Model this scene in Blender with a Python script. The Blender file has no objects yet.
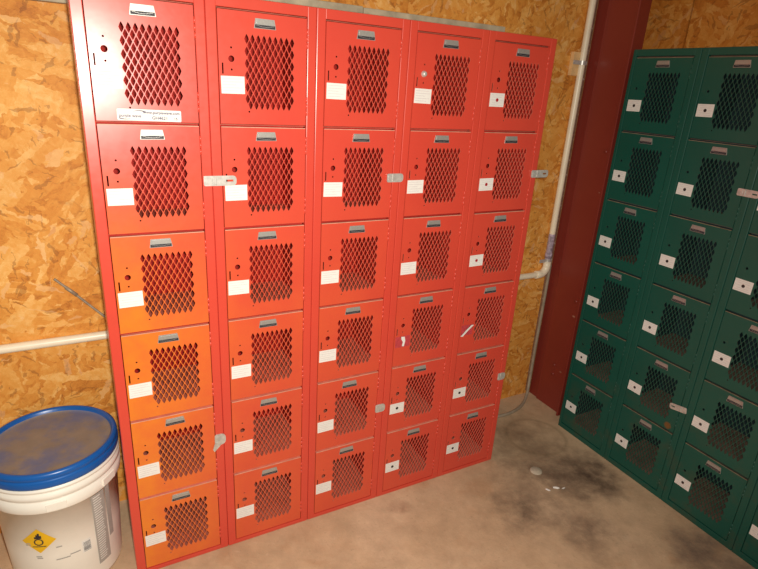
import bpy, bmesh, math, random
from mathutils import Vector, Matrix, Euler
from mathutils.geometry import tessellate_polygon
random.seed(7)
scene = bpy.context.scene
COL = scene.collection
PI = math.pi

# ------------------------------------------------------------------ camera
cam_data = bpy.data.cameras.new('camera')
cam = bpy.data.objects.new('camera', cam_data)
COL.objects.link(cam)
RT = Vector((0.8807074, -0.46979174, 0.06041688))
DN = Vector((-0.11140947, -0.32943314, -0.93758292))
FW = Vector((0.46037204, 0.8190052, -0.34247345))
m = Matrix.Identity(4)
for i in range(3):
    m[i][0] = RT[i]; m[i][1] = -DN[i]; m[i][2] = -FW[i]
m.translation = Vector((0.0122, -1.6108, 1.6468))
cam.matrix_world = m
cam_data.sensor_fit = 'HORIZONTAL'
cam_data.sensor_width = 36.0
cam_data.lens = 544.23 * 36.0 / 758.0
cam_data.clip_start = 0.02
scene.camera = cam

# ------------------------------------------------------------------ world, flash, exposure
world = bpy.data.worlds.new('world')
scene.world = world
world.use_nodes = True
bg = world.node_tree.nodes['Background']
bg.inputs[0].default_value = (1.0, 0.86, 0.70, 1)
bg.inputs[1].default_value = 0.20
fl = bpy.data.lights.new('camera_flash', 'SPOT')
fl.energy = 160.0
fl.color = (1.0, 0.93, 0.82)
fl.spot_size = math.radians(138)
fl.spot_blend = 1.0
fl.shadow_soft_size = 0.022
flash = bpy.data.objects.new('camera_flash', fl)
COL.objects.link(flash)
flash.location = (0.045, -1.60, 1.655)
flash.rotation_euler = (Vector((0.50, 0.0, 0.85)) - Vector(flash.location)).to_track_quat('-Z', 'Y').to_euler()
scene.view_settings.view_transform = 'Standard'
scene.view_settings.look = 'None'
scene.view_settings.exposure = 0.13
scene.view_settings.gamma = 1.0
scene.view_settings.use_curve_mapping = False

# ------------------------------------------------------------------ material helpers
class NT:
    def __init__(s, name):
        s.m = bpy.data.materials.new(name); s.m.use_nodes = True
        s.t = s.m.node_tree; s.b = s.t.nodes['Principled BSDF']
    def n(s, typ, **kw):
        o = s.t.nodes.new(typ)
        for k, v in kw.items():
            if k in o.inputs: o.inputs[k].default_value = v
            else: setattr(o, k, v)
        return o
    def l(s, a, b): s.t.links.new(a, b)
    def pos(s): return s.n('ShaderNodeNewGeometry').outputs['Position']
    def noise(s, vec, scale, detail=4, rough=.55, dist=0):
        o = s.n('ShaderNodeTexNoise'); o.inputs['Scale'].default_value = scale; o.inputs['Detail'].default_value = detail
        o.inputs['Roughness'].default_value = rough; o.inputs['Distortion'].default_value = dist
        s.l(vec, o.inputs['Vector']); return o.outputs['Fac']
    def ramp(s, fac, stops):
        o = s.n('ShaderNodeValToRGB'); e = o.color_ramp.elements
        while len(e) < len(stops): e.new(.5)
        for i, (p, c) in enumerate(stops):
            e[i].position = p; e[i].color = (c[0], c[1], c[2], 1) if not isinstance(c, (int, float)) else (c, c, c, 1)
        s.l(fac, o.inputs[0]); return o.outputs[0]
    def mix(s, fac, a, b, typ='MIX'):
        o = s.n('ShaderNodeMix', data_type='RGBA', blend_type=typ)
        for i, v in ((0, fac), (6, a), (7, b)):
            if hasattr(v, 'default_value') or hasattr(v, 'links'): s.l(v, o.inputs[i])
            elif isinstance(v, tuple): o.inputs[i].default_value = (*v, 1)
            else: o.inputs[i].default_value = v
        return o.outputs[2]
    def math(s, op, a, b=0.0, c=None, clamp=False):
        o = s.n('ShaderNodeMath', operation=op); o.use_clamp = clamp
        for i, v in enumerate((a, b, c)):
            if v is None: continue
            if isinstance(v, (int, float)): o.inputs[i].default_value = v
            else: s.l(v, o.inputs[i])
        return o.outputs[0]
    def bump(s, h, strength, dist):
        o = s.n('ShaderNodeBump'); o.inputs['Strength'].default_value = strength; o.inputs['Distance'].default_value = dist
        s.l(h, o.inputs['Height']); s.l(o.outputs[0], s.b.inputs['Normal'])
    def col(s, c):
        if isinstance(c, tuple): s.b.inputs['Base Color'].default_value = (*c, 1)
        else: s.l(c, s.b.inputs['Base Color'])
    def set(s, rough=.5, metal=0, spec=.5):
        s.b.inputs['Roughness'].default_value = rough; s.b.inputs['Metallic'].default_value = metal
        s.b.inputs['Specular IOR Level'].default_value = spec

def simple(name, c, rough=.5, metal=0, var=.12, scale=30, spec=.5):
    t = NT(name); p = t.pos()
    f = t.noise(p, scale)
    d = tuple(x * (1 - var) for x in c); e = tuple(min(1, x * (1 + var)) for x in c)
    t.col(t.ramp(f, [(.3, d), (.7, e)])); t.set(rough, metal, spec); return t.m

def mat_osb(name, seed, tint=(1, 1, 1)):
    t = NT(name); p = t.pos()
    mp = t.n('ShaderNodeMapping'); t.l(p, mp.inputs[0]); mp.inputs['Location'].default_value = (seed, seed * 1.7, seed * .6)
    # swirl-free jitter of the coordinates so flake outlines are ragged
    nz = t.n('ShaderNodeTexNoise'); nz.inputs['Scale'].default_value = 55; nz.inputs['Detail'].default_value = 3
    t.l(mp.outputs[0], nz.inputs['Vector'])
    ad = t.n('ShaderNodeVectorMath', operation='MULTIPLY_ADD'); t.l(nz.outputs['Color'], ad.inputs[0])
    ad.inputs[1].default_value = (.022, .022, .022); t.l(mp.outputs[0], ad.inputs[2])
    def layer(cell, lng, wid, off):
        v = t.n('ShaderNodeTexVoronoi'); v.inputs['Scale'].default_value = cell; t.l(ad.outputs[0], v.inputs['Vector'])
        sp = t.n('ShaderNodeSeparateColor'); t.l(v.outputs['Color'], sp.inputs[0])
        ang = t.math('MULTIPLY_ADD', sp.outputs[0], 3.14, off)
        # rotate in the wall plane: use (x+y, z)
        sx = t.n('ShaderNodeSeparateXYZ'); t.l(ad.outputs[0], sx.inputs[0])
        cx = t.n('ShaderNodeCombineXYZ'); t.l(t.math('ADD', sx.outputs[0], sx.outputs[1]), cx.inputs[0]); t.l(sx.outputs[2], cx.inputs[1])
        vr = t.n('ShaderNodeVectorRotate', rotation_type='Z_AXIS'); t.l(cx.outputs[0], vr.inputs[0]); t.l(ang, vr.inputs['Angle'])
        ms = t.n('ShaderNodeMapping'); t.l(vr.outputs[0], ms.inputs[0]); ms.inputs['Scale'].default_value = (1 / lng, 1 / wid, 1)
        ms.inputs['Location'].default_value = (off * 3, off * 5, 0)
        w = t.n('ShaderNodeTexVoronoi'); w.inputs['Scale'].default_value = 1; t.l(ms.outputs[0], w.inputs['Vector'])
        s2 = t.n('ShaderNodeSeparateColor'); t.l(w.outputs['Color'], s2.inputs[0])
        gr = t.n('ShaderNodeTexNoise'); gr.inputs['Scale'].default_value = 5; gr.inputs['Detail'].default_value = 3
        mg = t.n('ShaderNodeMapping'); t.l(ms.outputs[0], mg.inputs[0]); mg.inputs['Scale'].default_value = (.4, 4, 1); t.l(mg.outputs[0], gr.inputs['Vector'])
        return s2.outputs[0], s2.outputs[1], gr.outputs['Fac'], w.outputs['Distance']
    a, b, g, d = layer(4, .13, .035, .3)
    a2, b2, g2, d2 = layer(9, .07, .016, 1.4)
    a3, b3, g3, d3 = layer(13, .055, .0075, 2.3)
    sel = t.math('GREATER_THAN', b, .45)
    mix1 = t.n('ShaderNodeMix', data_type='FLOAT'); t.l(sel, mix1.inputs[0]); t.l(a, mix1.inputs[2]); t.l(a2, mix1.inputs[3])
    fine = t.noise(mp.outputs[0], 38, 5, .62, .8)
    v1 = t.math('MULTIPLY_ADD', mix1.outputs[0], .42, t.math('MULTIPLY_ADD', g2, .45, t.math('MULTIPLY', fine, .55)))
    base = t.ramp(v1, [(.38, (.44, .155, .022)), (.56, (.66, .285, .052)), (.72, (.74, .36, .078)), (.86, (.80, .44, .125)), (1, (.88, .58, .24))])
    sliv = t.math('GREATER_THAN', a3, .93)
    base = t.mix(t.math('MULTIPLY', sliv, .42), base, (.20, .070, .018))
    pale = t.math('GREATER_THAN', b2, .93)
    base = t.mix(t.math('MULTIPLY', pale, .35), base, (.86, .62, .38))
    dark = t.noise(mp.outputs[0], 16, 6, .7, 1.2)
    dk = t.ramp(dark, [(.58, 0.0), (.72, 1.0)])
    base = t.mix(t.math('MULTIPLY', dk, .42), base, (.26, .085, .02))
    big = t.ramp(t.noise(mp.outputs[0], 2.2, 2), [(.3, (.86, .78, .68)), (.7, (1.04, 1.04, 1.04))])
    base = t.mix(1.0, base, big, 'MULTIPLY')
    base = t.mix(1.0, base, tint, 'MULTIPLY')
    t.col(base); t.set(.62, 0, .35)
    t.bump(t.math('ADD', mix1.outputs[0], g), .35, .002)
    return t.m

def mat_paint(name, fade):
    t = NT(name); p = t.pos()
    n1 = t.noise(p, 3.2, 4, .6, .5); n2 = t.noise(p, 45, 3)
    red = t.mix(n1, (.60, .052, .036), (.68, .078, .042))
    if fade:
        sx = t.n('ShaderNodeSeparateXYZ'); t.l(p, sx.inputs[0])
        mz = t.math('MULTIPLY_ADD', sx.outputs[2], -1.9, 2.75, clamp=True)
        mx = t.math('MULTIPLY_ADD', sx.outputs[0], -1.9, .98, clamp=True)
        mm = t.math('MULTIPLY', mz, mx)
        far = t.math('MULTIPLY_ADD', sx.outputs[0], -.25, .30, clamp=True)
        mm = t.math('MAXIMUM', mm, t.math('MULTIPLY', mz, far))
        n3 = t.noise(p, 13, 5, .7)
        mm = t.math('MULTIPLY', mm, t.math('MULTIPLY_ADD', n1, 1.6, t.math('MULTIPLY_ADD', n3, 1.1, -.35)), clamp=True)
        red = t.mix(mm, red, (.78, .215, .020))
    grime = t.ramp(t.noise(p, 9, 6, .7), [(.62, 0.0), (.8, 1.0)])
    red = t.mix(t.math('MULTIPLY', grime, .18), red, (.25, .06, .03))
    t.col(red); t.set(.33, 0, .6)
    t.l(t.math('MULTIPLY_ADD', n2, .10, .25), t.b.inputs['Roughness'])
    t.bump(n1, .12, .004)
    return t.m

def mat_green(name):
    t = NT(name); p = t.pos()
    n1 = t.noise(p, 3, 4, .6)
    g = t.mix(n1, (.005, .070, .050), (.010, .100, .072))
    sx = t.n('ShaderNodeSeparateXYZ'); t.l(p, sx.inputs[0])
    low = t.math('MULTIPLY_ADD', sx.outputs[2], -1.4, .95, clamp=True)
    r = t.ramp(t.noise(p, 7, 6, .7), [(.5, 0.0), (.72, 1.0)])
    g = t.mix(t.math('MULTIPLY', t.math('MULTIPLY', low, r), .75), g, (.085, .060, .028))
    ds = t.n('ShaderNodeVectorMath', operation='DISTANCE'); t.l(p, ds.inputs[0]); ds.inputs[1].default_value = (2.12, -.474, .349)
    sp = t.math('MULTIPLY_ADD', t.math('ADD', ds.outputs['Value'], t.math('MULTIPLY', t.noise(p, 60), .012)), -150, 3.6, clamp=True)
    g = t.mix(t.math('MULTIPLY', sp, .8), g, (.22, .085, .018))
    t.col(g); t.set(.38, 0, .5)
    t.bump(n1, .2, .004)
    return t.m

def mat_floor():
    t = NT('stained_concrete'); p = t.pos()
    a = t.noise(p, 1.6, 6, .62, .4); b = t.noise(p, 11, 6, .65); c = t.noise(p, 90, 3)
    base = t.ramp(a, [(.3, (.47, .32, .19)), (.5, (.62, .44, .275)), (.72, (.72, .53, .35))])
    base = t.mix(t.ramp(b, [(.35, .0), (.75, .45)]), base, (.30, .20, .125))
    rust = t.ramp(t.noise(p, 4.5, 5, .6, 1.0), [(.58, 0.0), (.75, 1.0)])
    base = t.mix(t.math('MULTIPLY', rust, .30), base, (.42, .20, .085))
    speck = t.ramp(t.noise(p, 55, 5, .75), [(.34, 0.0), (.42, 1.0)])
    base = t.mix(t.math('MULTIPLY_ADD', speck, -.22, .22), base, (.16, .10, .06))
    lite = t.ramp(t.noise(p, 24, 5, .7, .6), [(.60, 0.0), (.72, 1.0)])
    base = t.mix(t.math('MULTIPLY', lite, .25), base, (.78, .62, .45))
    # oil and dirt stains with their own places on the slab
    def blot(x, y, r, amt, colr, wob=.10):
        nonlocal base
        nn = t.n('ShaderNodeTexNoise'); nn.inputs['Scale'].default_value = 7; nn.inputs['Detail'].default_value = 5; nn.inputs['Roughness'].default_value = .65
        t.l(p, nn.inputs['Vector'])
        ad = t.n('ShaderNodeVectorMath', operation='MULTIPLY_ADD'); t.l(nn.outputs['Color'], ad.inputs[0]); ad.inputs[1].default_value = (wob * 3, wob * 3, 0); t.l(p, ad.inputs[2])
        ds = t.n('ShaderNodeVectorMath', operation='DISTANCE'); t.l(ad.outputs[0], ds.inputs[0]); ds.inputs[1].default_value = (x + wob * 1.5, y + wob * 1.5, 0)
        f = t.math('MULTIPLY_ADD', ds.outputs['Value'], -1 / (r * .8), 1.0 / .8, clamp=True)
        f = t.math('MULTIPLY', f, t.math('MULTIPLY_ADD', b, 1.6, -.1, clamp=True))
        base = t.mix(t.math('MULTIPLY', f, amt, clamp=True), base, colr)
    blot(1.93, -.27, .22, 1.1, (.075, .050, .035))
    blot(1.78, -.16, .30, .9, (.16, .105, .07))
    blot(1.52, -.33, .17, .9, (.13, .09, .06))
    blot(1.66, -.52, .17, .8, (.15, .10, .07))
    blot(2.02, -.82, .20, .9, (.13, .095, .08))
    blot(1.85, .10, .22, .7, (.20, .13, .08))
    blot(1.03, -.10, .05, .6, (.20, .07, .04), .03)
    # rusty ring left by a drum
    ds = t.n('ShaderNodeVectorMath', operation='DISTANCE'); t.l(p, ds.inputs[0]); ds.inputs[1].default_value = (1.93, .05, 0)
    dd = t.math('ABSOLUTE', t.math('SUBTRACT', ds.outputs['Value'], .15))
    rg = t.math('MULTIPLY_ADD', dd, -60, 1.0, clamp=True)
    base = t.mix(t.math('MULTIPLY', rg, .3), base, (.17, .12, .06))
    t.col(base); t.set(.7, 0, .3)
    t.bump(t.math('ADD', b, t.math('MULTIPLY', c, .4)), .4, .004)
    return t.m

def mat_steel_col():
    t = NT('oxide_red_steel'); p = t.pos()
    a = t.noise(p, 3, 5, .6)
    c = t.mix(a, (.20, .024, .016), (.27, .038, .024))
    sc = t.ramp(t.noise(p, 14, 6, .75), [(.68, 0.0), (.74, 1.0)])
    c = t.mix(t.math('MULTIPLY', sc, .35), c, (.40, .22, .16))
    for yy, zz, ry in ((.180, 1.228, .012), (.186, .577, .017), (.200, .240, .015)):     # pale scrapes
        sc2 = t.n('ShaderNodeVectorMath', operation='MULTIPLY'); t.l(p, sc2.inputs[0]); sc2.inputs[1].default_value = (0, 1, 2.2)
        ds = t.n('ShaderNodeVectorMath', operation='DISTANCE'); t.l(sc2.outputs[0], ds.inputs[0]); ds.inputs[1].default_value = (0, yy, zz * 2.2)
        f = t.math('MULTIPLY_ADD', t.math('ADD', ds.outputs['Value'], t.math('MULTIPLY', t.noise(p, 40), .02)), -1 / (ry * .4), 1.9 + ry * 0 + .5 / .4, clamp=True)
        c = t.mix(t.math('MULTIPLY', f, .75), c, (.46, .24, .17))
    t.col(c); t.set(.38, 0, .5); t.bump(a, .3, .006); return t.m

M = {}
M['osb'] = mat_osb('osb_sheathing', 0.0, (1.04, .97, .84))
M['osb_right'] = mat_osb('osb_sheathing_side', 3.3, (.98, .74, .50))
M['floor'] = mat_floor()
M['red'] = mat_paint('red_enamel', False)
M['red_faded'] = mat_paint('red_enamel_faded', True)
M['green'] = mat_green('green_enamel')
M['steel_red'] = mat_steel_col()
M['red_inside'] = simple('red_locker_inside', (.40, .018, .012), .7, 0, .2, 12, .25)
M['red_shelf'] = simple('dusty_red_shelf', (.50, .125, .080), .75, 0, .25, 20)
M['red_edge'] = simple('lit_worn_red_edge', (.78, .22, .15), .5, 0, .15, 40)  # worn edge paint, made paler to paint in light caught by the edges
M['red_lip'] = simple('lit_red_lip', (.66, .33, .23), .6, 0, .2, 30)  # paints the lit line along each door's top edge as a pale strip
M['green_lip'] = simple('dusty_green_lip', (.26, .20, .13), .7, 0, .35, 25)
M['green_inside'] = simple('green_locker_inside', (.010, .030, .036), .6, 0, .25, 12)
M['green_shelf'] = simple('dusty_green_shelf', (.19, .12, .085), .8, 0, .3, 20)
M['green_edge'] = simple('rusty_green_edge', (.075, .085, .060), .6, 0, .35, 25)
M['paper'] = simple('sticker_paper', (.80, .78, .74), .8, 0, .03, 60, .2)
M['paper_red'] = simple('torn_sticker_residue', (.50, .05, .06), .6, 0, .2, 90)
M['ink'] = simple('faint_ink', (.66, .60, .60), .6, 0, .05)
M['ink_dark'] = simple('dark_ink', (.03, .02, .02), .5, 0, .05)
M['ink_purple'] = simple('purple_ink', (.05, .035, .10), .5, 0, .05)
M['ink_red'] = simple('red_ink', (.42, .02, .03), .5, 0, .1)
M['plate'] = simple('aluminium_plate', (.44, .43, .40), .38, .5, .08, 200)
M['slot'] = simple('plate_slot', (.025, .022, .03), .6, 0, .2, 200)
M['slot_grey'] = simple('plate_card', (.42, .42, .41), .5, .2, .3, 400)
M['slot_red'] = simple('plate_card_red', (.42, .10, .07), .5, .2, .2, 300)
M['zinc'] = simple('zinc_hasp', (.60, .58, .54), .36, .4, .15, 90)
M['pvc'] = simple('cream_pvc', (.88, .78, .60), .35, 0, .08, 12)
M['dust_pvc'] = M['pvc']
M['primer'] = simple('purple_primer', (.42, .34, .42), .5, 0, .55, 45)
M['hose'] = simple('grey_hose', (.33, .27, .20), .5, 0, .15, 30)
M['board'] = simple('weathered_board', (.46, .40, .28), .75, 0, .25, 18)
M['block'] = simple('plywood_block', (.80, .52, .24), .6, 0, .12, 30)
M['rod'] = simple('grey_rod', (.34, .27, .19), .5, .2, .2, 60)
M['dark'] = simple('dark_gap', (.02, .012, .01), .9, 0, .1)
M['tub'] = simple('white_tub_plastic', (.86, .82, .74), .38, 0, .05, 9)
def mat_trim():
    t = NT('dirty_trim'); p = t.pos()
    n = t.noise(p, 60, 5, .7)
    t.col(t.ramp(n, [(.35, (.17, .085, .05)), (.6, (.27, .15, .10)), (.68, (.6, .52, .46))])); t.set(.6); return t.m
M['trim'] = mat_trim()
M['puck'] = simple('pale_concrete', (.50, .43, .33), .8, 0, .15, 60)
M['yellow'] = simple('yellow_hazard_print', (.80, .47, .01), .45, 0, .05)
M['grey_print'] = simple('grey_print', (.40, .38, .35), .5, 0, .06, 50)
def mat_lid(dusty):
    t = NT('blue_lid_dusty' if dusty else 'blue_lid'); p = t.pos()
    n = t.noise(p, 9, 5, .65)
    base = t.mix(n, (.004, .085, .34), (.006, .11, .42))
    if dusty:
        d = t.ramp(n, [(.36, 0.0), (.58, 1.0)])
        du = t.mix(t.noise(p, 22, 4), (.20, .155, .11), (.32, .25, .18))
        base = t.mix(t.math('MULTIPLY_ADD', d, .40, .55), base, du)
    t.col(base); t.set(.65 if dusty else .3, 0, .5)
    t.bump(n, .25, .003); return t.m
M['lid'] = mat_lid(False); M['lid_dusty'] = mat_lid(True)

# ------------------------------------------------------------------ mesh helpers
def link_mesh(name, bm, mats, parent=None, smooth=False):
    me = bpy.data.meshes.new(name)
    bmesh.ops.recalc_face_normals(bm, faces=bm.faces)
    bm.to_mesh(me); bm.free()
    for mm in (mats if isinstance(mats, (list, tuple)) else [mats]): me.materials.append(mm)
    if smooth:
        for f in me.polygons: f.use_smooth = True
    o = bpy.data.objects.new(name, me); COL.objects.link(o)
    if parent: o.parent = parent
    return o
def box(bm, x0, x1, y0, y1, z0, z1, bev=0, mi=0, seg=2):
    ge = bmesh.ops.create_cube(bm, size=1)
    vs = ge['verts']
    for v in vs:
        v.co = Vector((x0 if v.co.x < 0 else x1, y0 if v.co.y < 0 else y1, z0 if v.co.z < 0 else z1))
    fs = set(f for v in vs for f in v.link_faces)
    if bev:
        es = set(e for v in vs for e in v.link_edges)
        r = bmesh.ops.bevel(bm, geom=list(es), offset=bev, segments=seg, affect='EDGES', profile=.5)
        fs = set(r['faces']) | set(f for f in fs if f.is_valid)
    for f in fs:
        if f.is_valid: f.material_index = mi
def tube(bm, pts, r, seg=12, mi=0, cap=True):
    pts = [Vector(p) for p in pts]; rings = []
    if (pts[1] - pts[0]).length > .06:      # support rings so the end caps do not bend the shading
        pts.insert(1, pts[0] + (pts[1] - pts[0]).normalized() * .004)
        pts.insert(-1, pts[-1] + (pts[-2] - pts[-1]).normalized() * .004)
    up = None
    for i, p in enumerate(pts):
        d = (pts[min(i + 1, len(pts) - 1)] - pts[max(i - 1, 0)]).normalized()
        if up is None:
            up = d.orthogonal().normalized()
        else:
            up = (up - d * up.dot(d)).normalized()
        s = d.cross(up)
        rings.append([bm.verts.new(p + (up * math.cos(2 * PI * k / seg) + s * math.sin(2 * PI * k / seg)) * r) for k in range(seg)])
    for a, b in zip(rings, rings[1:]):
        for k in range(seg):
            f = bm.faces.new((a[k], a[(k + 1) % seg], b[(k + 1) % seg], b[k])); f.material_index = mi; f.smooth = True
    if cap:
        for rg in (rings[0], rings[-1]):
            f = bm.faces.new(rg); f.material_index = mi
def lathe(bm, prof, seg=64, mi=0, closed=False):
    rings = [[bm.verts.new((r * math.cos(2 * PI * k / seg), r * math.sin(2 * PI * k / seg), z)) if r > 1e-6 else None for k in range(seg)] for r, z in prof]
    for i, (a, b) in enumerate(zip(rings, rings[1:])):
        va = a[0] is None and bm.verts.new((0, 0, prof[i][1])); vb = b[0] is None and bm.verts.new((0, 0, prof[i + 1][1]))
        for k in range(seg):
            k2 = (k + 1) % seg
            if a[0] is None: f = bm.faces.new((va, b[k2], b[k]))
            elif b[0] is None: f = bm.faces.new((a[k], a[k2], vb))
            else: f = bm.faces.new((a[k], a[k2], b[k2], b[k]))
            f.material_index = mi; f.smooth = True
def plate_with_holes(bm, outer, holes, y0, y1, mi=0, edge=None):
    """flat plate in the xz plane with pierced holes, front at y0, back at y1"""
    loops = [[Vector((x, z, 0)) for x, z in outer]] + [[Vector((x, z, 0)) for x, z in h] for h in holes]
    tris = tessellate_polygon(loops)
    flat = [p for lp in loops for p in lp]
    F = [bm.verts.new((p.x, y0, p.y)) for p in flat]; B = [bm.verts.new((p.x, y1, p.y)) for p in flat]
    for a, b, c in tris:
        for q in ((F[a], F[b], F[c]), (B[c], B[b], B[a])):
            try: bm.faces.new(q).material_index = mi
            except ValueError: pass
    k = 0
    for li, lp in enumerate(loops):
        n = len(lp)
        if li > 0:
            for i in range(n):
                j = (i + 1) % n
                bm.faces.new((F[k + i], F[k + j], B[k + j], B[k + i])).material_index = edge if edge is not None else mi
        k += n
def circle(x, z, r, n=12): return [(x + r * math.cos(2 * PI * k / n), z + r * math.sin(2 * PI * k / n)) for k in range(n)]
def tag(o, label=None, cat=None, group=None, kind=None):
    if label: o['label'] = label
    if cat: o['category'] = cat
    if group: o['group'] = group
    if kind: o['kind'] = kind
    return o
def empty(name, loc=(0, 0, 0), rz=0):
    o = bpy.data.objects.new(name, None); COL.objects.link(o); o.location = loc; o.rotation_euler = (0, 0, rz)
    o.empty_display_size = .1; return o

# ------------------------------------------------------------------ room
WY = 0.405      # face of the wall behind the red lockers
WX = 2.425      # face of the wall behind the green lockers
bm = bmesh.new(); box(bm, -1.8, 2.75, -3.2, .55, -.08, 0); tag(link_mesh('floor', bm, M['floor']), kind='structure')
bm = bmesh.new(); box(bm, -1.8, 2.75, WY, WY + .012, 0, 3.0); tag(link_mesh('wall_back', bm, M['osb']), kind='structure')
# right wall: two OSB sheets with the butt joint above the green lockers
bm = bmesh.new()
SY = 0.075
box(bm, WX, WX + .012, -3.2, SY - .004, 0, 3.0); box(bm, WX, WX + .012, SY + .004, WY, 0, 3.0); box(bm, WX + .012, WX + .02, -3.2, WY, 0, 3.0, mi=1)
tag(link_mesh('wall_right', bm, [M['osb_right'], M['dark']]), kind='structure')

# steel building column in the corner: flange plate, web, far lip, base plate
root = empty('steel_column', (2.20, .26, 0))
tag(root, 'dark oxide-red painted steel building column standing in the room corner', 'column')
bm = bmesh.new(); box(bm, 0, .010, -.105, .075, 0, 3.0, .002); link_mesh('web_plate', bm, M['steel_red'], root)
bm = bmesh.new(); box(bm, -.026, .045, -.117, -.105, 0, 3.0, .003); link_mesh('front_flange', bm, M['steel_red'], root)
bm = bmesh.new(); box(bm, .008, .018, .075, .142, 0, 3.0, .002); box(bm, -.001, .018, .067, .075, 0, 3.0, .0015); link_mesh('wall_flange', bm, M['steel_red'], root)
for z in (.205, .26, .66, 1.42):
    bm = bmesh.new(); lathe(bm, [(0, .006), (.008, .005), (.010, 0), (.010, -.002)], 6)
    o = link_mesh('bolt', bm, M['steel_red'], root); o.rotation_euler = (0, -PI / 2, 0); o.location = (-.0005, -.03 + (.02 if z < .3 else -.04), z)

# dirty wooden trim strip between the plywood and the steel column
bm = bmesh.new(); box(bm, 2.174, 2.1985, WY - .012, WY - .0005, .02, 3.0, .001)
tag(link_mesh('trim_1', bm, M['trim']), kind='structure')
# weathered board fixed on the wall above the red lockers
bm = bmesh.new(); box(bm, -.9, .985, WY - .038, WY - .0005, 1.815, 1.914, .003); box(bm, .988, 1.655, WY - .036, WY - .0005, 1.812, 1.911, .003)
tag(link_mesh('wall_board', bm, M['board']), 'long weathered grey board along the plywood wall just above the red lockers', 'board')

# ------------------------------------------------------------------ lockers
DW, TIER = .252, .30            # door width, tier height
DF, TH = -.001, .0020           # door front plane, sheet thickness
def door_mesh(name, mat, lockholes=True, dw=DW, lip=2):
    bm = bmesh.new()
    zt, zb = -.0045, -(TIER - .0040)
    outer = [(0, zt), (dw, zt), (dw, zb), (0, zb)]
    holes = []
    px, pz = .0163, .0311; hx, hz = .0064, .0131
    sx = (dw - DW) * .6
    for r in range(12):
        n = 9 if r % 2 == 0 else 8
        for k in range(n):
            cx = .0778 + sx + px * (k + (0 if r % 2 == 0 else .5)); cz = -(.072 + pz * r / 2)
            holes.append([(cx - hx, cz), (cx - hx * .60, cz + hz * .5), (cx, cz + hz), (cx + hx * .60, cz + hz * .5),
                          (cx + hx, cz), (cx + hx * .60, cz - hz * .5), (cx, cz - hz), (cx - hx * .60, cz - hz * .5)])
    if lockholes:
        holes += [circle(.0345, -.125, .0084, 14), circle(.0348, -.0965, .0028, 8), circle(.0348, -.1525, .0028, 8)]
    else:
        holes += [circle(.030, -.125, .005, 12)]
    if lockholes: holes += [[(.0085, -.1365), (.0125, -.1365), (.0125, -.1645), (.0085, -.1645)]]
    holes += [circle(.0815, -.262, .0026, 8)]
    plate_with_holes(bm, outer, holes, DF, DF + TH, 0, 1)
    # folded returns of the door pan
    d = .013; t = .0014
    box(bm, 0, t, DF + .0001, DF + d, zb, zt); box(bm, dw - t, dw, DF + .0001, DF + d, zb, zt)
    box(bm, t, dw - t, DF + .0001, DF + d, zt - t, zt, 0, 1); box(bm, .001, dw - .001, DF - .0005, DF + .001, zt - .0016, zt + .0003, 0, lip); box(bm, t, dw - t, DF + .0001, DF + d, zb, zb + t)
    o = link_mesh(name, bm, mat); me = o.data; bpy.data.objects.remove(o); return me

def number_plate_mesh(card):
    bm = bmesh.new()
    y = DF
    top, bot = (.1025, .1560), (.0985, .1605)
    z0, z1 = -.0175, -.0425
    # backing plate (trapezoid) with folded lip
    vs = [(bot[0], z1), (bot[1], z1), (bot[1] - .001, z1 + .007), (top[1], z0), (top[0], z0), (bot[0] + .001, z1 + .007)]
    plate_with_holes(bm, vs, [], y - .0022, y)
    k = len(bm.faces)
    F = [bm.verts.new((a, y - .0022, b)) for a, b in vs]; B = [bm.verts.new((a, y, b)) for a, b in vs]
    for i in range(6):
        bm.faces.new((F[i], F[(i + 1) % 6], B[(i + 1) % 6], B[i]))
    box(bm, .1055, .1535, y - .0034, y - .0022, -.0315, -.0205, .0004, 1)          # embossed number field
    box(bm, .1010, .1580, y - .0030, y - .0021, -.0412, -.0330, 0, 2)              # dark finger slot
    for s in range(7):                                                          # curved lip across the slot
        a = s / 6; x = .109 + a * .041; z = -.0352 - .0028 * math.sin(PI * a)
        box(bm, x - .004, x + .004, y - .0036, y - .0028, z - .0003, z + .0003, 0, 0)
    bmesh.ops.remove_doubles(bm, verts=bm.verts, dist=1e-6)
    o = link_mesh('number_plate', bm, [M['plate'], card, M['slot']]); me = o.data; bpy.data.objects.remove(o); return me

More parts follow.
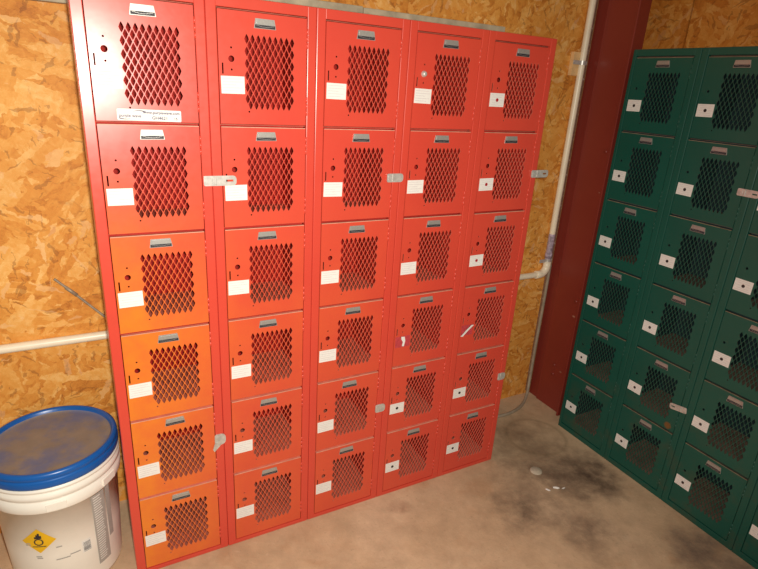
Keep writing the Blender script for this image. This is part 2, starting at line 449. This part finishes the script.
def sticker_mesh(kind):
    bm = bmesh.new(); y = DF; w, h = .065, .046
    if kind == 'torn_blot':
        box(bm, 0, w, y - .0003, y, -h, 0, 0, 3)
        plate_with_holes(bm, [(.025, -.001), (.040, -.003), (.044, -.02), (.039, -.044), (.030, -.042), (.033, -.024), (.026, -.012)], [], y - .0012, y - .0003)
    elif kind == 'torn_slash':
        box(bm, 0, w * .9, y - .0003, y, -h, 0, 0, 3)
        plate_with_holes(bm, [(.001, -.048), (.012, -.050), (.036, -.026), (.062, -.004), (.050, -.002), (.024, -.024)], [], y - .0022, y - .0003)
    else:
        box(bm, 0, w, y - .0006, y, -h, 0, 0, 0)
        if kind == 'text':
            for i, (a, b) in enumerate(((.004, .055), (.004, .060), (.004, .040), (.004, .058), (.004, .048))):
                z = -.007 - i * .0078
                box(bm, a, b, y - .0008, y - .0006, z - .0009, z + .0009, 0, 1)
        else:
            for i, (a, b) in enumerate(((.006, .058), (.012, .053))):
                z = -.006 - i * .0075
                box(bm, a, b, y - .0008, y - .0006, z - .0007, z + .0007, 0, 1)
                z = -.040 + i * .0075
                box(bm, a, b, y - .0008, y - .0006, z - .0007, z + .0007, 0, 1)
            for a, b in ((.004, .022), (.044, .061)):
                box(bm, a, b, y - .0008, y - .0006, -.0237, -.0223, 0, 1)
            plate_with_holes(bm, circle(.033, -.023, .0062, 16), [], y - .0009, y - .0006, 2 if kind == 'red_dot' else 4)
    o = link_mesh('instruction_sticker', bm, [M['paper'], M['ink'], M['ink_red'], M['paper_red'], M['ink_dark']])
    me = o.data; bpy.data.objects.remove(o); return me
ST = {k: sticker_mesh(k) for k in ('text', 'red_dot', 'black_dot', 'torn_blot', 'torn_slash')}

def hinge_mesh(mat):
    bm = bmesh.new()
    for k in range(3):
        tube(bm, [(0, 0, -.018 * k), (0, 0, -.018 * k - .0168)], .0028, 8)
    o = link_mesh('hinge', bm, mat); me = o.data; bpy.data.objects.remove(o); return me

def bank(root, ncol, pitch, zb, top, depth, paint, paint_door, plate_me, sticker_of, door_of, stile0, offx, dw, hinge_me, inside, shelf):
    """offx: door left edge from the column start; root x=0 is the start of column 0"""
    zt = zb + 6 * TIER
    x_end = ncol * pitch
    left = offx - stile0
    # shell: back, sides, partitions, shelves, top and bottom sheets
    bm = bmesh.new(); s = .0012; y0 = .016
    box(bm, left, x_end, depth - .001, depth, .004, top, 0); box(bm, left, x_end, depth - .002, depth - .001, .004, top - .002, 0, 1)
    for c in range(ncol + 1):
        x = left + .001 if c == 0 else (x_end - .001 if c == ncol else c * pitch)
        box(bm, x - s, x + s, .001, depth - .002, .002, top - .0005, 0, 1 if 0 < c < ncol else 0)
        if c == 0: box(bm, x + s, x + s + .0006, .015, depth - .002, .003, top - .003, 0, 1)
        if c == ncol: box(bm, x - s - .0006, x - s, .015, depth - .002, .003, top - .003, 0, 1)
    for c in range(ncol):
        a = (left if c == 0 else c * pitch) + .0025; b = (c + 1) * pitch - .0025
        for r in range(7):
            z = zb + r * TIER
            box(bm, a, b, y0, depth - .002, z - .0008, z + .0008, 0, 2)
    box(bm, left, x_end, .002, depth, top - .002, top)
    link_mesh('cabinet_shell', bm, [paint, inside, shelf], root)
    # face frame: stiles of every column, top rail, bottom rail, cross bars
    for c in range(ncol):
        bm = bmesh.new()
        a = left if c == 0 else c * pitch + .0008; b = (c + 1) * pitch - .0008
        dl = c * pitch + offx - .0020; dr = c * pitch + offx + dw + .0020
        yf, yb = -.003, .014
        box(bm, a, dl, yf, yb, 0, top, .0022)
        box(bm, dr, b, yf, yb, 0, top, .0022)
        box(bm, dl - .001, dr + .001, yf + .0003, yb, zt + .001, top, .0016)
        box(bm, dl - .001, dr + .001, yf + .0003, yb, 0, zb - .001, .0016)
        for r in range(1, 6):
            z = zb + r * TIER
            box(bm, dl - .001, dr + .001, .026, .029, z - .012, z + .012, 0, 1)
        link_mesh('face_frame', bm, [paint, inside], root)
    dm = {}
    for c in range(ncol):
        for r in range(6):
            me = door_of(c, r)
            d = bpy.data.objects.new('door', me); COL.objects.link(d); d.parent = root
            d.location = (c * pitch + offx, 0, zb + (6 - r) * TIER)
            p = bpy.data.objects.new('number_plate', plate_me(c, r)); COL.objects.link(p); p.parent = d
            p.location = ((dw - DW) * .5, 0, random.uniform(-.0008, .0008)); p.rotation_euler = (0, random.uniform(-.01, .01), 0)
            kind, dx, dz = sticker_of(c, r)
            q = bpy.data.objects.new('instruction_sticker', ST[kind]); COL.objects.link(q); q.parent = d
            if kind.startswith('torn'): q['label'] = 'torn sticker, only a scrap of white left on red residue'
            q.location = (.0045 + dx, 0, -.1700 + dz); q.rotation_euler = (0, random.uniform(-.02, .02), 0)
            for hz in (-.03, -.215):
                h = bpy.data.objects.new('hinge', hinge_me); COL.objects.link(h); h.parent = d
                h.location = (dw + .0020, -.0008, hz)
            dm[c, r] = d
    return dm

def hasp(root, x0, x1, z0, z1, slot=True, tilt=0, y=-.004):
    """flat bar latch lying over the seam between two frames"""
    bm = bmesh.new(); w, h = x1 - x0, z1 - z0
    out = []
    rr = h * .35
    for cx, cz, a0 in ((w - rr, rr, -90), (w - rr, h - rr, 0), (rr * .5, h - rr * .5, 90), (rr * .5, rr * .5, 180)):
        q = rr if cx > w / 2 else rr * .5
        for k in range(4):
            a = math.radians(a0 + 30 * k); out.append((cx + q * math.cos(a), cz + q * math.sin(a)))
    hl = [[(w * .68, h * .40), (w * .90, h * .40), (w * .90, h * .60), (w * .68, h * .60)]] if slot else []
    plate_with_holes(bm, out, hl, -.0030, 0)
    n = len(out); F = [bm.verts.new((a, -.0030, b)) for a, b in out]; B = [bm.verts.new((a, 0, b)) for a, b in out]
    for i in range(n): bm.faces.new((F[i], F[(i + 1) % n], B[(i + 1) % n], B[i]))
    bmesh.ops.remove_doubles(bm, verts=bm.verts, dist=1e-6)
    # knuckle and folded tab
    box(bm, w * .30, w * .38, -.0058, -.0028, h * .08, h * .92, .001)
    box(bm, w * .05, w * .26, -.0045, -.0028, h * .2, h * .8, .0008)
    o = link_mesh('hasp', bm, M['zinc'], root); o.location = (x0, y, z0); o.rotation_euler = (0, tilt, 0)
    return o

# --- red bank
RX, RP, RZ, RT_ = .0326, .3123, .0166, 1.845
red = empty('locker_bank', (RX, 0, 0))
tag(red, 'bright red-orange steel locker bank, five columns of six perforated doors, against the plywood wall', 'lockers')
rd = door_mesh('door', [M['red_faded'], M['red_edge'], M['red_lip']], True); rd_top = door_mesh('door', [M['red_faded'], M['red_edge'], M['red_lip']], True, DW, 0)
npl = number_plate_mesh(M['slot_grey'])
def r_st(c, r):
    k = 'text'
    if (c, r) == (3, 3): k = 'torn_blot'
    elif (c, r) == (4, 3): k = 'torn_slash'
    elif c == 4: k = 'red_dot' if r < 3 else 'black_dot'
    elif c == 3 and r >= 4: k = 'black_dot'
    return k, random.uniform(-.001, .001), (.012 if r == 5 else random.uniform(-.001, .001))
doors = bank(red, 5, RP, RZ, RT_, .305, M['red'], M['red_faded'], lambda c, r: npl, r_st, lambda c, r: rd if r else rd_top, .0305, .0305, DW, hinge_mesh(M['red']), M['red_inside'], M['red_shelf'])
for (x0, x1, za, c, r, sl) in ((.287, .3805, .1700, 0, 1, True), (.262, .3246, .1740, 2, 1, False), (.283, .3700, .1718, 4, 1, True),
                               (.277, .3200, .1860, 2, 4, False), (.270, .3110, .1752, 4, 4, False)):
    z = RZ + (6 - r) * TIER - za
    hasp(red, c * RP + x0 - .0, c * RP + x1, z, z + .029 if sl or c == 2 and r == 1 else z + .035, sl)
h = hasp(red, .281, .318, RZ + 2 * TIER - .158, RZ + 2 * TIER - .115, False)
bm = bmesh.new(); plate_with_holes(bm, [(-.004, .004), (.018, .018), (.012, -.010), (-.008, -.030), (-.012, -.022)], [], -.0075, -.0035); box(bm, -.004, .006, -.009, -.004, -.004, .008, .001)
o = link_mesh('broken_hasp_tab', bm, M['zinc'], red); o.location = (.286, -.002, RZ + 2 * TIER - .150)
# chrome lock knob on the fourth door of the top row
bm = bmesh.new(); lathe(bm, [(0, .010), (.006, .0098), (.0078, .007), (.0095, .002), (.0105, .0), (.0105, -.001)], 20)
o = link_mesh('lock_knob', bm, M['zinc'], doors[3, 0], True); o.rotation_euler = (PI / 2, 0, 0); o.location = (.0345, DF, -.125); o['label'] = 'chrome lock knob'

# auction lot sticker on the first door
def text_mesh(body, size, mat_name, name, extrude=.0002):
    cu = bpy.data.curves.new(name, 'FONT'); cu.body = body; cu.size = size; cu.extrude = extrude; cu.align_x = 'LEFT'; cu.offset = .00022
    ob = bpy.data.objects.new(name, cu); COL.objects.link(ob)
    dg = bpy.context.evaluated_depsgraph_get(); me = bpy.data.meshes.new_from_object(ob.evaluated_get(dg))
    bpy.data.objects.remove(ob); me.materials.clear(); me.materials.append(mat_name)
    return me
d0 = doors[0, 0]
bm = bmesh.new(); w, h = .158, .029
pts = []
for cx, cz, a0 in ((w - .003, .003, -90), (w - .003, h - .003, 0), (.003, h - .003, 90), (.003, .003, 180)):
    for k in range(4):
        a = math.radians(a0 + 30 * k); pts.append((cx + .003 * math.cos(a), cz + .003 * math.sin(a)))
plate_with_holes(bm, pts, [], -.0006, 0)
for k in range(12):   # swoosh over and under the logo
    a = k / 11; x = .040 + a * .028; z = .0215 + .0042 * math.sin(PI * (a * .75 + .15)); q = .0003 + .0011 * a
    box(bm, x - .0016, x + .0016, -.0009, -.0006, z - q, z + q, 0, 1)
    x = .006 + a * .024; z = .0068 - .0038 * math.sin(PI * (a * .6 + .15)); q = .0012 - .0008 * a
    box(bm, x - .0014, x + .0014, -.0009, -.0006, z - q, z + q, 0, 1)
lot = link_mesh('auction_sticker', bm, [M['paper'], M['ink_purple']], d0)
lot.location = (.0825 - .0305 - .0035, DF, -.2935); lot.rotation_euler = (0, 0.012, 0)
lot['label'] = 'white lot sticker with purple lettering'
for body, sz, x, z, mt in (('purple wave', .0108, .0045, .0085, M['ink_purple']), ('www.purplewave.com', .0102, .0625, .0185, M['ink_purple']),
                          ('GH4621', .0115, .084, .0045, M['ink_purple']), ('15', .0095, .139, .0045, M['ink_purple'])):
    me = text_mesh(body, sz, mt, 'sticker_text')
    for v in me.vertices: v.co = Vector((v.co.x + x, -v.co.z - .0009, v.co.y + z))
    # lettering belongs to the sticker's own mesh
    bmj = bmesh.new(); bmj.from_mesh(lot.data)
    n0 = len(bmj.faces); idx = 1 if mt is M['ink_purple'] else 2
    bmj.from_mesh(me); bmj.faces.ensure_lookup_table()
    for f in bmj.faces[n0:]: f.material_index = idx
    bmj.to_mesh(lot.data); bmj.free(); bpy.data.meshes.remove(me)
lot.data.materials.append(M['grey_print'])

# --- green bank
GP, GZ = .3138, .0262
GST = .0942
green = empty('locker_bank', (2.1208, GST, 0), -PI / 2)
tag(green, 'dark green steel locker bank with white instruction stickers, against the right-hand wall', 'lockers')
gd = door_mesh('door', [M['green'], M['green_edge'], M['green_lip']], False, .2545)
npr = number_plate_mesh(M['slot_red'])
def g_st(c, r): return 'black_dot', random.uniform(-.002, .001), random.uniform(-.002, .002) + (.010 if r == 5 else 0)
gdoors = bank(green, 4, GP, GZ, 1.854, .295, M['green'], M['green'], lambda c, r: npr, g_st, lambda c, r: gd, .0180, .0305, .2545, hinge_mesh(M['green']), M['green_inside'], M['green_shelf'])
for (x0, x1, za, c, r, sl) in ((.268, .345, .175, 1, 1, True), (.237, .318, .187, 1, 4, True)):
    z = GZ + (6 - r) * TIER - za
    o = hasp(green, c * GP + x0, c * GP + x1, z, z + .026, sl)
    if r == 4:   # this one is swung over to the left
        o.rotation_euler = (0, -.17, 0); o.scale = (-.92, 1, 1); o.location.x = c * GP + x1; o.location.z += .006

# ------------------------------------------------------------------ pipework
PY = .382; PX = 2.150; PZ = .755
bm = bmesh.new()
pts = [(PX, PY, 3.0), (PX, PY, PZ + .05)]
tube(bm, pts, .0155, 16)
tube(bm, [(PX - .05, PY, PZ), (-1.75, PY, PZ - .004)], .0155, 16)
arc = [(PX - .045 + .045 * math.cos(a), PY, PZ + .045 - .045 * math.sin(a)) for a in [PI / 2 * k / 8 for k in range(9)]]
pipe = link_mesh('water_pipe', bm, M['pvc'], None)
tag(pipe, 'cream plastic water pipe running along the plywood wall and up beside the red steel column', 'pipe')
bm = bmesh.new(); tube(bm, [(PX, PY, PZ + .07)] + arc + [(PX - .07, PY, PZ)], .0205, 16)
link_mesh('elbow_fitting', bm, M['pvc'], pipe)
bm = bmesh.new(); tube(bm, [(PX, PY, PZ + .22), (PX, PY, PZ + .072)], .0163, 16); tube(bm, [(PX, PY, PZ + .115), (PX, PY, PZ + .09)], .0185, 16)
o = link_mesh('primer_stain', bm, M['primer'], pipe); o['label'] = 'purple primer smear on the pipe joint'
# pipe straps; the upper one sits over a plywood block
def strap(z, blk):
    bm = bmesh.new()
    box(bm, PX - .062, PX - .014, PY - .006, PY - .003, z - .009, z + .009, .0008)
    pp = [(PX + .0172 * math.cos(a), PY + .0172 * math.sin(a)) for a in [PI + PI * k / 10 for k in range(11)]]
    F = [(bm.verts.new((x, y, z - .009)), bm.verts.new((x, y, z + .009))) for x, y in pp]
    for a, b in zip(F, F[1:]): bm.faces.new((a[0], b[0], b[1], a[1]))
    box(bm, PX + .0165, PX + .028, PY - .003, PY + .0, z - .009, z + .009, .0008)
    o = link_mesh('pipe_strap', bm, M['zinc'])
    if blk:
        b2 = bmesh.new(); box(b2, PX - .058, PX - .016, PY + .002, WY - .0005, z - .058, z + .045, .001)
        tag(link_mesh('wood_block', b2, M['block']), 'small pale wood block behind the upper strap of the cream pipe', 'block')
        tag(o, 'grey metal strap holding the cream pipe near the top of the photo', 'strap')
    else: tag(o, 'small metal strap on the cream pipe just above its elbow', 'strap')
strap(1.805, True); strap(.83, False)
# grey hose dropping from the elbow to the floor and behind the red lockers
def smooth_path(P, n=8):
    P = [Vector(p) for p in P]; out = []
    for i in range(len(P) - 1):
        p0, p1, p2, p3 = P[max(i - 1, 0)], P[i], P[i + 1], P[min(i + 2, len(P) - 1)]
        for k in range(n):
            t = k / n
            out.append(.5 * ((2 * p1) + (-p0 + p2) * t + (2 * p0 - 5 * p1 + 4 * p2 - p3) * t * t + (-p0 + 3 * p1 - 3 * p2 + p3) * t ** 3))
    return out + [P[-1]]
bm = bmesh.new()
tube(bm, smooth_path([(2.184, .39, .80), (2.184, .39, .60), (2.178, .388, .32), (2.172, .382, .12), (2.13, .345, .035), (2.05, .295, .011), (1.93, .262, .009), (1.80, .275, .009), (1.66, .33, .009)]), .0085, 10)
tag(link_mesh('hose', bm, M['hose']), 'grey-brown hose hanging beside the steel column and curling along the floor behind the red lockers', 'hose')
# thin rod leaning on the wall left of the lockers
bm = bmesh.new(); tube(bm, [(-.105, .400, .974), (-.06, .399, .925), (.0, .398, .854), (.06, .396, .785)], .0045, 8); tube(bm, [(-.075, .399, .940), (-.045, .399, .908)], .0065, 8)
tag(link_mesh('rod', bm, M['rod']), 'thin grey rod slanting across the plywood wall left of the red lockers', 'rod')
# round pale plug on the floor and crumbs of debris
bm = bmesh.new(); lathe(bm, [(0, .007), (.024, .0065), (.028, .003), (.028, 0.0)], 24)
o = link_mesh('concrete_puck', bm, M['puck'], None, True); o.location = (1.735, -.157, 0)
tag(o, 'small round pale disc lying on the stained floor between the two locker banks', 'disc')
for i, (x, y, s) in enumerate(((1.69, -.28, .009), (1.735, -.285, .012), (1.765, -.30, .008))):
    bm = bmesh.new(); bmesh.ops.create_icosphere(bm, subdivisions=1, radius=s)
    for v in bm.verts: v.co = Vector((v.co.x * 1.5, v.co.y * .6, v.co.z * .35 + s * .3)) + Vector([random.uniform(-.001, .001) for _ in range(3)])
    o = link_mesh('paint_chip', bm, M['paper']); o.location = (x, y, .001); o.rotation_euler = (0, 0, random.uniform(0, 3))
    tag(o, 'tiny pale chip of debris on the dark floor stain near the round disc', 'debris', 'pale chips on the floor')

# ------------------------------------------------------------------ bucket
BX, BY = -.170, .184
tub = empty('plastic_bucket', (BX, BY, 0))
tag(tub, 'large white plastic bucket with a dusty blue lid standing left of the red lockers', 'bucket')
def rad(z): return .166 + .019 * z / .42
bm = bmesh.new()
lathe(bm, [(0, .004), (.158, .004), (.165, 0), (rad(0), .006), (rad(.18), .18), (rad(.362), .362), (.1925, .364), (.1945, .368), (.1955, .400), (.1905, .404), (.1905, .410), (.1955, .414), (.196, .430),
           (.191, .434), (.191, .440), (.1955, .443), (.1955, .450), (.190, .453), (.190, .484), (.186, .486), (.178, .46), (.172, .2), (.155, .012), (0, .012)], 72)
link_mesh('bucket_body', bm, M['tub'], tub)
bm = bmesh.new()
lathe(bm, [(0, .490), (.160, .490), (.172, .4910), (.1765, .494), (.179, .502), (.183, .506), (.189, .506), (.1945, .501), (.1958, .494), (.1945, .487), (.1925, .4845), (.1955, .482), (.1968, .476), (.1966, .462), (.195, .456), (.1925, .4555), (.1925, .483), (0, .485)], 72)
for f in bm.faces:
    if f.calc_center_median().to_2d().length < .1745: f.material_index = 1
lid = link_mesh('lid', bm, [M['lid'], M['lid_dusty']], tub)
def wrap(u, z, lift=.0008):
    r = rad(z) + lift; a = math.radians(-84.5) + u / r
    return (r * math.cos(a), r * math.sin(a), z)
def patch(bm, u0, u1, z0, z1, lift=.0008, mi=0, rot=False, n=8):
    G = []
    for i in range(n + 1):
        row = []
        for j in range(n + 1):
            a, b = i / n, j / n
            if rot:
                cu, cz, s = (u0 + u1) / 2, (z0 + z1) / 2, (u1 - u0) / 2
                row.append(bm.verts.new(wrap(cu + (a - b) * s, cz + (a + b - 1) * s, lift)))
            else: row.append(bm.verts.new(wrap(u0 + (u1 - u0) * a, z0 + (z1 - z0) * b, lift)))
        G.append(row)
    for i in range(n):
        for j in range(n):
            f = bm.faces.new((G[i][j], G[i + 1][j], G[i + 1][j + 1], G[i][j + 1])); f.material_index = mi; f.smooth = True
bm = bmesh.new(); DZ = .248; DU = -.080
patch(bm, DU - .05, DU + .05, DZ - .05, DZ + .05, rot=True)
# flame over circle pictogram, in black
for k in range(16):
    a = 2 * PI * k / 16; patch(bm, DU + .012 * math.cos(a) - .0022, DU + .012 * math.cos(a) + .0022, DZ - .004 + .012 * math.sin(a) - .0022, DZ - .004 + .012 * math.sin(a) + .0022, .0014, 1, n=1)
for du, w, z0, z1 in ((-.008, .003, .010, .018), (-.003, .003, .010, .026), (.002, .003, .010, .032), (.007, .003, .010, .022)):
    patch(bm, DU + du - w, DU + du + w, DZ + z0, DZ + z1, .0014, 1, n=1)
patch(bm, DU - .02, DU + .02, DZ - .024, DZ - .021, .0014, 1, n=3)
link_mesh('hazard_diamond', bm, [M['yellow'], M['slot']], tub)
bm = bmesh.new()
patch(bm, .082, .130, .060, .352, n=10)
for k in range(28):
    z = .342 - k * .0098; e = random.uniform(.112, .121)
    patch(bm, .088, e, z - .0018, z + .0018, .0014, 1, n=3)
patch(bm, .136, .156, .14, .352, n=10)
link_mesh('directions_panel', bm, [M['grey_print'], M['paper']], tub)
bm = bmesh.new(); patch(bm, .036, .064, .150, .200, .0008, 0, n=4)
for k in range(9):
    z = .153 + k * .0046; patch(bm, .040, .062, z, z + random.uniform(.0012, .003), .0014, 1, n=3)
link_mesh('barcode', bm, [M['paper'], M['slot']], tub)
for u0, u1, z in ((-.120, -.107, .235), (-.121, -.105, .229), (-.095, -.078, .180), (-.093, -.076, .173), (.0, .03, .165), (-.04, .0, .158), (-.035, -.018, .21)):
    bm = bmesh.new(); patch(bm, u0, u1, z, z + .0045, n=3)
    link_mesh('small_print', bm, M['grey_print'], tub)
# moulded tab on the rim band
for k in range(2):
    a = math.radians(-84.5 - 4 + k * 50)
    R_ = Matrix.Rotation(a, 3, 'Z'); b2 = bmesh.new()
    box(b2, .192, .1975, -.028, .028, .372, .398, .001)
    for v in b2.verts: v.co = R_ @ v.co
    link_mesh('rim_tab', b2, M['tub'], tub)
